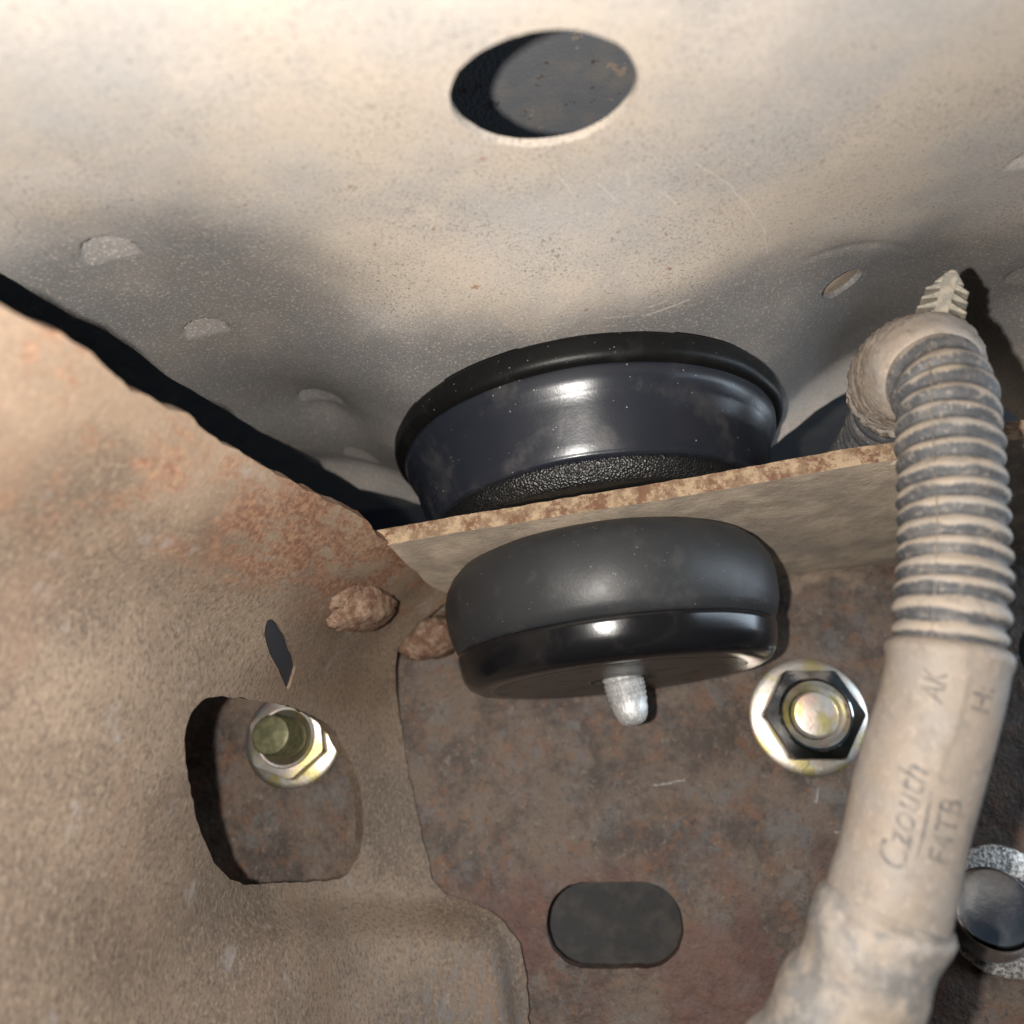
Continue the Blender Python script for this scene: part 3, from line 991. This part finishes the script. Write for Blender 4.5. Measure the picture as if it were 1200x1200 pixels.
V, F, A = tb.mesh(s_el1 - 4, s_slv + 2, loom_r, 0.36, 64, loom_c)
lo = mesh_obj('corrugated_tube', V, F, M['loom'], wc, attr=A, smooth=80)
V, F, A = tb.mesh(0, s_el0 + 4, loom_r, 0.4, 56, lambda s, a: 0.25 * loom_c(s, a))
mesh_obj('corrugated_tube', V, F, M['loom'], wc, attr=A, smooth=80)
# the split of the loom, a thin raised line
V, F = [], []
m = 160
for i in range(m):
    s = s_el1 + 2 + (s_slv - s_el1 - 2) * i / (m - 1)
    for da, dr in ((-0.018, 0.0), (0, 0.28), (0.018, 0.0)):
        V.append(tuple(tb.pt(s, 0.52 + da, R0 + 0.45 + dr)))
for i in range(m - 1):
    for k in range(2):
        F.append((i * 3 + k, i * 3 + k + 1, i * 3 + k + 4, i * 3 + k + 3))
mesh_obj('split_seam', V, F, M['boot'], lo, attr=[0.6] * len(V))


def elbow_r(s, a):
    x = (s - s_el0) / (s_el1 - s_el0)
    q = Vector((s * 0.16, math.cos(a) * 1.4, math.sin(a) * 1.4))
    r = 9.9 + 1.1 * math.sin(math.pi * min(max(x, 0), 1)) + 0.7 * noise.noise(q) + 0.25 * noise.noise(q * 4)
    r += 1.3 * max(0, 1 - abs(x - 0.22) / 0.22) * noise.noise(q * 5) + 0.5 * noise.noise(q * 9) + 0.25 * noise.noise(q * 20)
    if x > 0.8:
        r = R0 + 0.3 + (r - R0 - 0.3) * math.sqrt(max(0.0, 1 - ((x - 0.8) / 0.2) ** 2))
    if x < 0.1:
        r = R0 + 0.3 + (r - R0 - 0.3) * math.sqrt(max(0.0, 1 - ((0.1 - x) / 0.1) ** 2))
    return r


V, F, A = tb.mesh(s_el0, s_el1, elbow_r, 0.5, 80)
mesh_obj('tape_wrap', V, F, M['tape'], wc, attr=A, smooth=60)


def sleeve_r(s, a):
    x = s - s_slv
    q = Vector((s * 0.11, math.cos(a) * 1.1, math.sin(a) * 1.1 + 4))
    r = 8.55 + 0.35 * noise.noise(q) + 0.06 * noise.noise(q * 6)
    r += 0.45 * math.exp(-((x - 1.6) / 1.3) ** 2) - 0.8 * math.exp(-max(x, 0) / 0.5)
    # lapped edge of the wrap: a long step down one side
    r += 0.22 * (1 if ((a + 0.10 + 0.05 * math.sin(s * 0.25)) % (2 * math.pi)) < math.pi else 0) * (1 if x < 18 else max(0, 1 - (x - 18) / 3))
    return r


V, F, A = tb.mesh(s_slv, s_bt + 2, sleeve_r, 0.5, 120)
sl = mesh_obj('printed_sleeve', V, F, M['sleeve'], wc, attr=A, smooth=60)


def boot_r(s, a):
    x = s - s_bt
    q = Vector((s * 0.13, math.cos(a) * 1.3, math.sin(a) * 1.3 + 9))
    r = 8.9 + 0.5 * noise.noise(q) + 0.18 * noise.noise(q * 4)
    r += 0.35 * math.sin(s * 0.55 + 1.6 * math.sin(a)) + 0.02 * max(0, x) + 1.1 * math.exp(-max(x, 0) / 5.0)
    edge = 0.9 * math.sin(a * 2 + 1) + 0.8
    r -= 0.9 * math.exp(-max(x - edge, 0) / 0.5)
    return r


V, F, A = tb.mesh(s_bt - 0.5, tb.len - 1, boot_r, 0.5, 96, lambda s, a: 0.75)
mesh_obj('lower_boot', V, F, M['boot'], wc, attr=A, smooth=60)


def print_text(body, s_mid, a_mid, size, shear=0.0, squeeze=1.0):
    """ink lettering wrapped on the sleeve, read upwards along it"""
    cu = bpy.data.curves.new('lettering', 'FONT')
    cu.body = body
    cu.size = size
    cu.shear = shear
    cu.align_x = 'CENTER'
    cu.align_y = 'CENTER'
    cu.resolution_u = 4
    cu.offset = 0.03
    to = bpy.data.objects.new('lettering', cu)
    COL.objects.link(to)
    dg = bpy.context.evaluated_depsgraph_get()
    me = bpy.data.meshes.new_from_object(to.evaluated_get(dg))
    bm = bmesh.new()
    bm.from_mesh(me)
    bmesh.ops.triangulate(bm, faces=bm.faces)
    bmesh.ops.subdivide_edges(bm, edges=[e for e in bm.edges if e.calc_length() > size * 0.12], cuts=2)
    V = []
    for v in bm.verts:
        x, y = v.co.x * squeeze, v.co.y
        x += 0.10 * noise.noise(Vector((x, y, 5)) * 0.8)
        s = s_mid - x                       # reading upwards
        a = a_mid + y / 9.1 * TXT_DIR
        V.append(tuple(tb.pt(s, a, sleeve_r(s, a % (2 * math.pi)) + 0.3)))
    F = [[q.index for q in f.verts] for f in bm.faces]
    bm.free()
    bpy.data.objects.remove(to)
    bpy.data.curves.remove(cu)
    bpy.data.meshes.remove(me)
    return mesh_obj('lettering', V, F, M['ink'], sl, smooth=0, label='faded ink print "%s"' % body)


TXT_DIR = 1.0
s_txt = tb.s_near((55.6, 128.8, -9.3))
print_text('Czouth', s_txt + 0.8, 0.30, 5.6, 0.25, 0.88)
print_text('F4TB', s_txt + 0.5, -0.36, 4.6, 0.0, 0.95)
s_t2 = tb.s_near((64.0, 125.7, 7.0))
print_text('AK', s_t2, 0.36, 4.6, 0.2, 0.8)
print_text('H:', s_t2, -0.40, 4.6, 0.0, 0.9)
# underline stroke beside the script word
V, F = [], []
for i in range(24):
    x = -6 + 10 * i / 23
    for dy in (0, 0.32 * math.sin(math.pi * i / 23) + 0.05):
        s, a = s_txt - x, 0.30 + (-2.75 - 0.4 * math.sin(i / 23 * 3.1) + dy) / 9.1 * TXT_DIR * 1.0
        V.append(tuple(tb.pt(s, a, sleeve_r(s, a % (2 * math.pi)) + 0.3)))
for i in range(23):
    F.append((2 * i, 2 * i + 1, 2 * i + 3, 2 * i + 2))
mesh_obj('underline_stroke', V, F, M['ink'], sl, smooth=0)

# ------------------------------------------------------------------ fir-tree clip above the elbow
c0, c1 = Vector((82.4, 129.6, 72.5)), Vector((87.0, 126.8, 82.8))
dirc = (c1 - c0).normalized()
L = (c1 - c0).length
fc = thing('push_clip', 'pale plastic ribbed push clip standing up from the conduit elbow', 'clip', c0)
view = (-c0).normalized()
xw = dirc.cross(view).normalized()
yw = xw.cross(dirc).normalized()


def box_on(cx, cz, hx, hy, hz, tilt=0.0, ty=0.0):
    V = []
    for z in (-hz, hz):
        for y in (-hy, hy):
            for x in (-hx, hx):
                V.append(tuple(c0 + xw * (cx + x) + yw * (y + ty) + dirc * (cz + z + tilt * (x))))
    F = [(0, 2, 3, 1), (4, 5, 7, 6), (0, 1, 5, 4), (2, 6, 7, 3), (0, 4, 6, 2), (1, 3, 7, 5)]
    return V, F


V, F = box_on(0, L * 0.42, 1.25, 1.9, L * 0.52)
st = mesh_obj('stem', V, F, M['clip'], fc, smooth=0)
bv = st.modifiers.new('edge', 'BEVEL'); bv.width = 0.0003; bv.segments = 2
V, F = [], []
tip = [(-2.6, L * 0.78), (2.6, L * 0.78), (0.5, L * 1.02), (-0.4, L * 1.02)]
for y in (-1.4, 1.4):
    for x, z in tip:
        V.append(tuple(c0 + xw * x + yw * y + dirc * z))
F = [(0, 1, 2, 3), (7, 6, 5, 4), (0, 4, 5, 1), (1, 5, 6, 2), (2, 6, 7, 3), (3, 7, 4, 0)]
tp = mesh_obj('tip', V, F, M['clip'], fc, smooth=0)
bv = tp.modifiers.new('edge', 'BEVEL'); bv.width = 0.0003; bv.segments = 2
for i in range(5):
    z = L * (0.02 + 0.165 * i)
    wd = 4.7 - 0.28 * i
    for sgn in (-1, 1):
        V = []
        for y in (-1.7, 1.7):
            for x, zz in ((0.9, 0.9), (0.9, -0.5), (wd, -1.25), (wd + 0.15, -0.85)):
                V.append(tuple(c0 + xw * x * sgn + yw * y + dirc * (z + zz + 0.6)))
        F = [(0, 1, 2, 3), (7, 6, 5, 4), (0, 4, 5, 1), (1, 5, 6, 2), (2, 6, 7, 3), (3, 7, 4, 0)]
        fo_ = mesh_obj('fin', V, F, M['clip'], fc, smooth=0)
        bv = fo_.modifiers.new('edge', 'BEVEL'); bv.width = 0.0002; bv.segments = 1
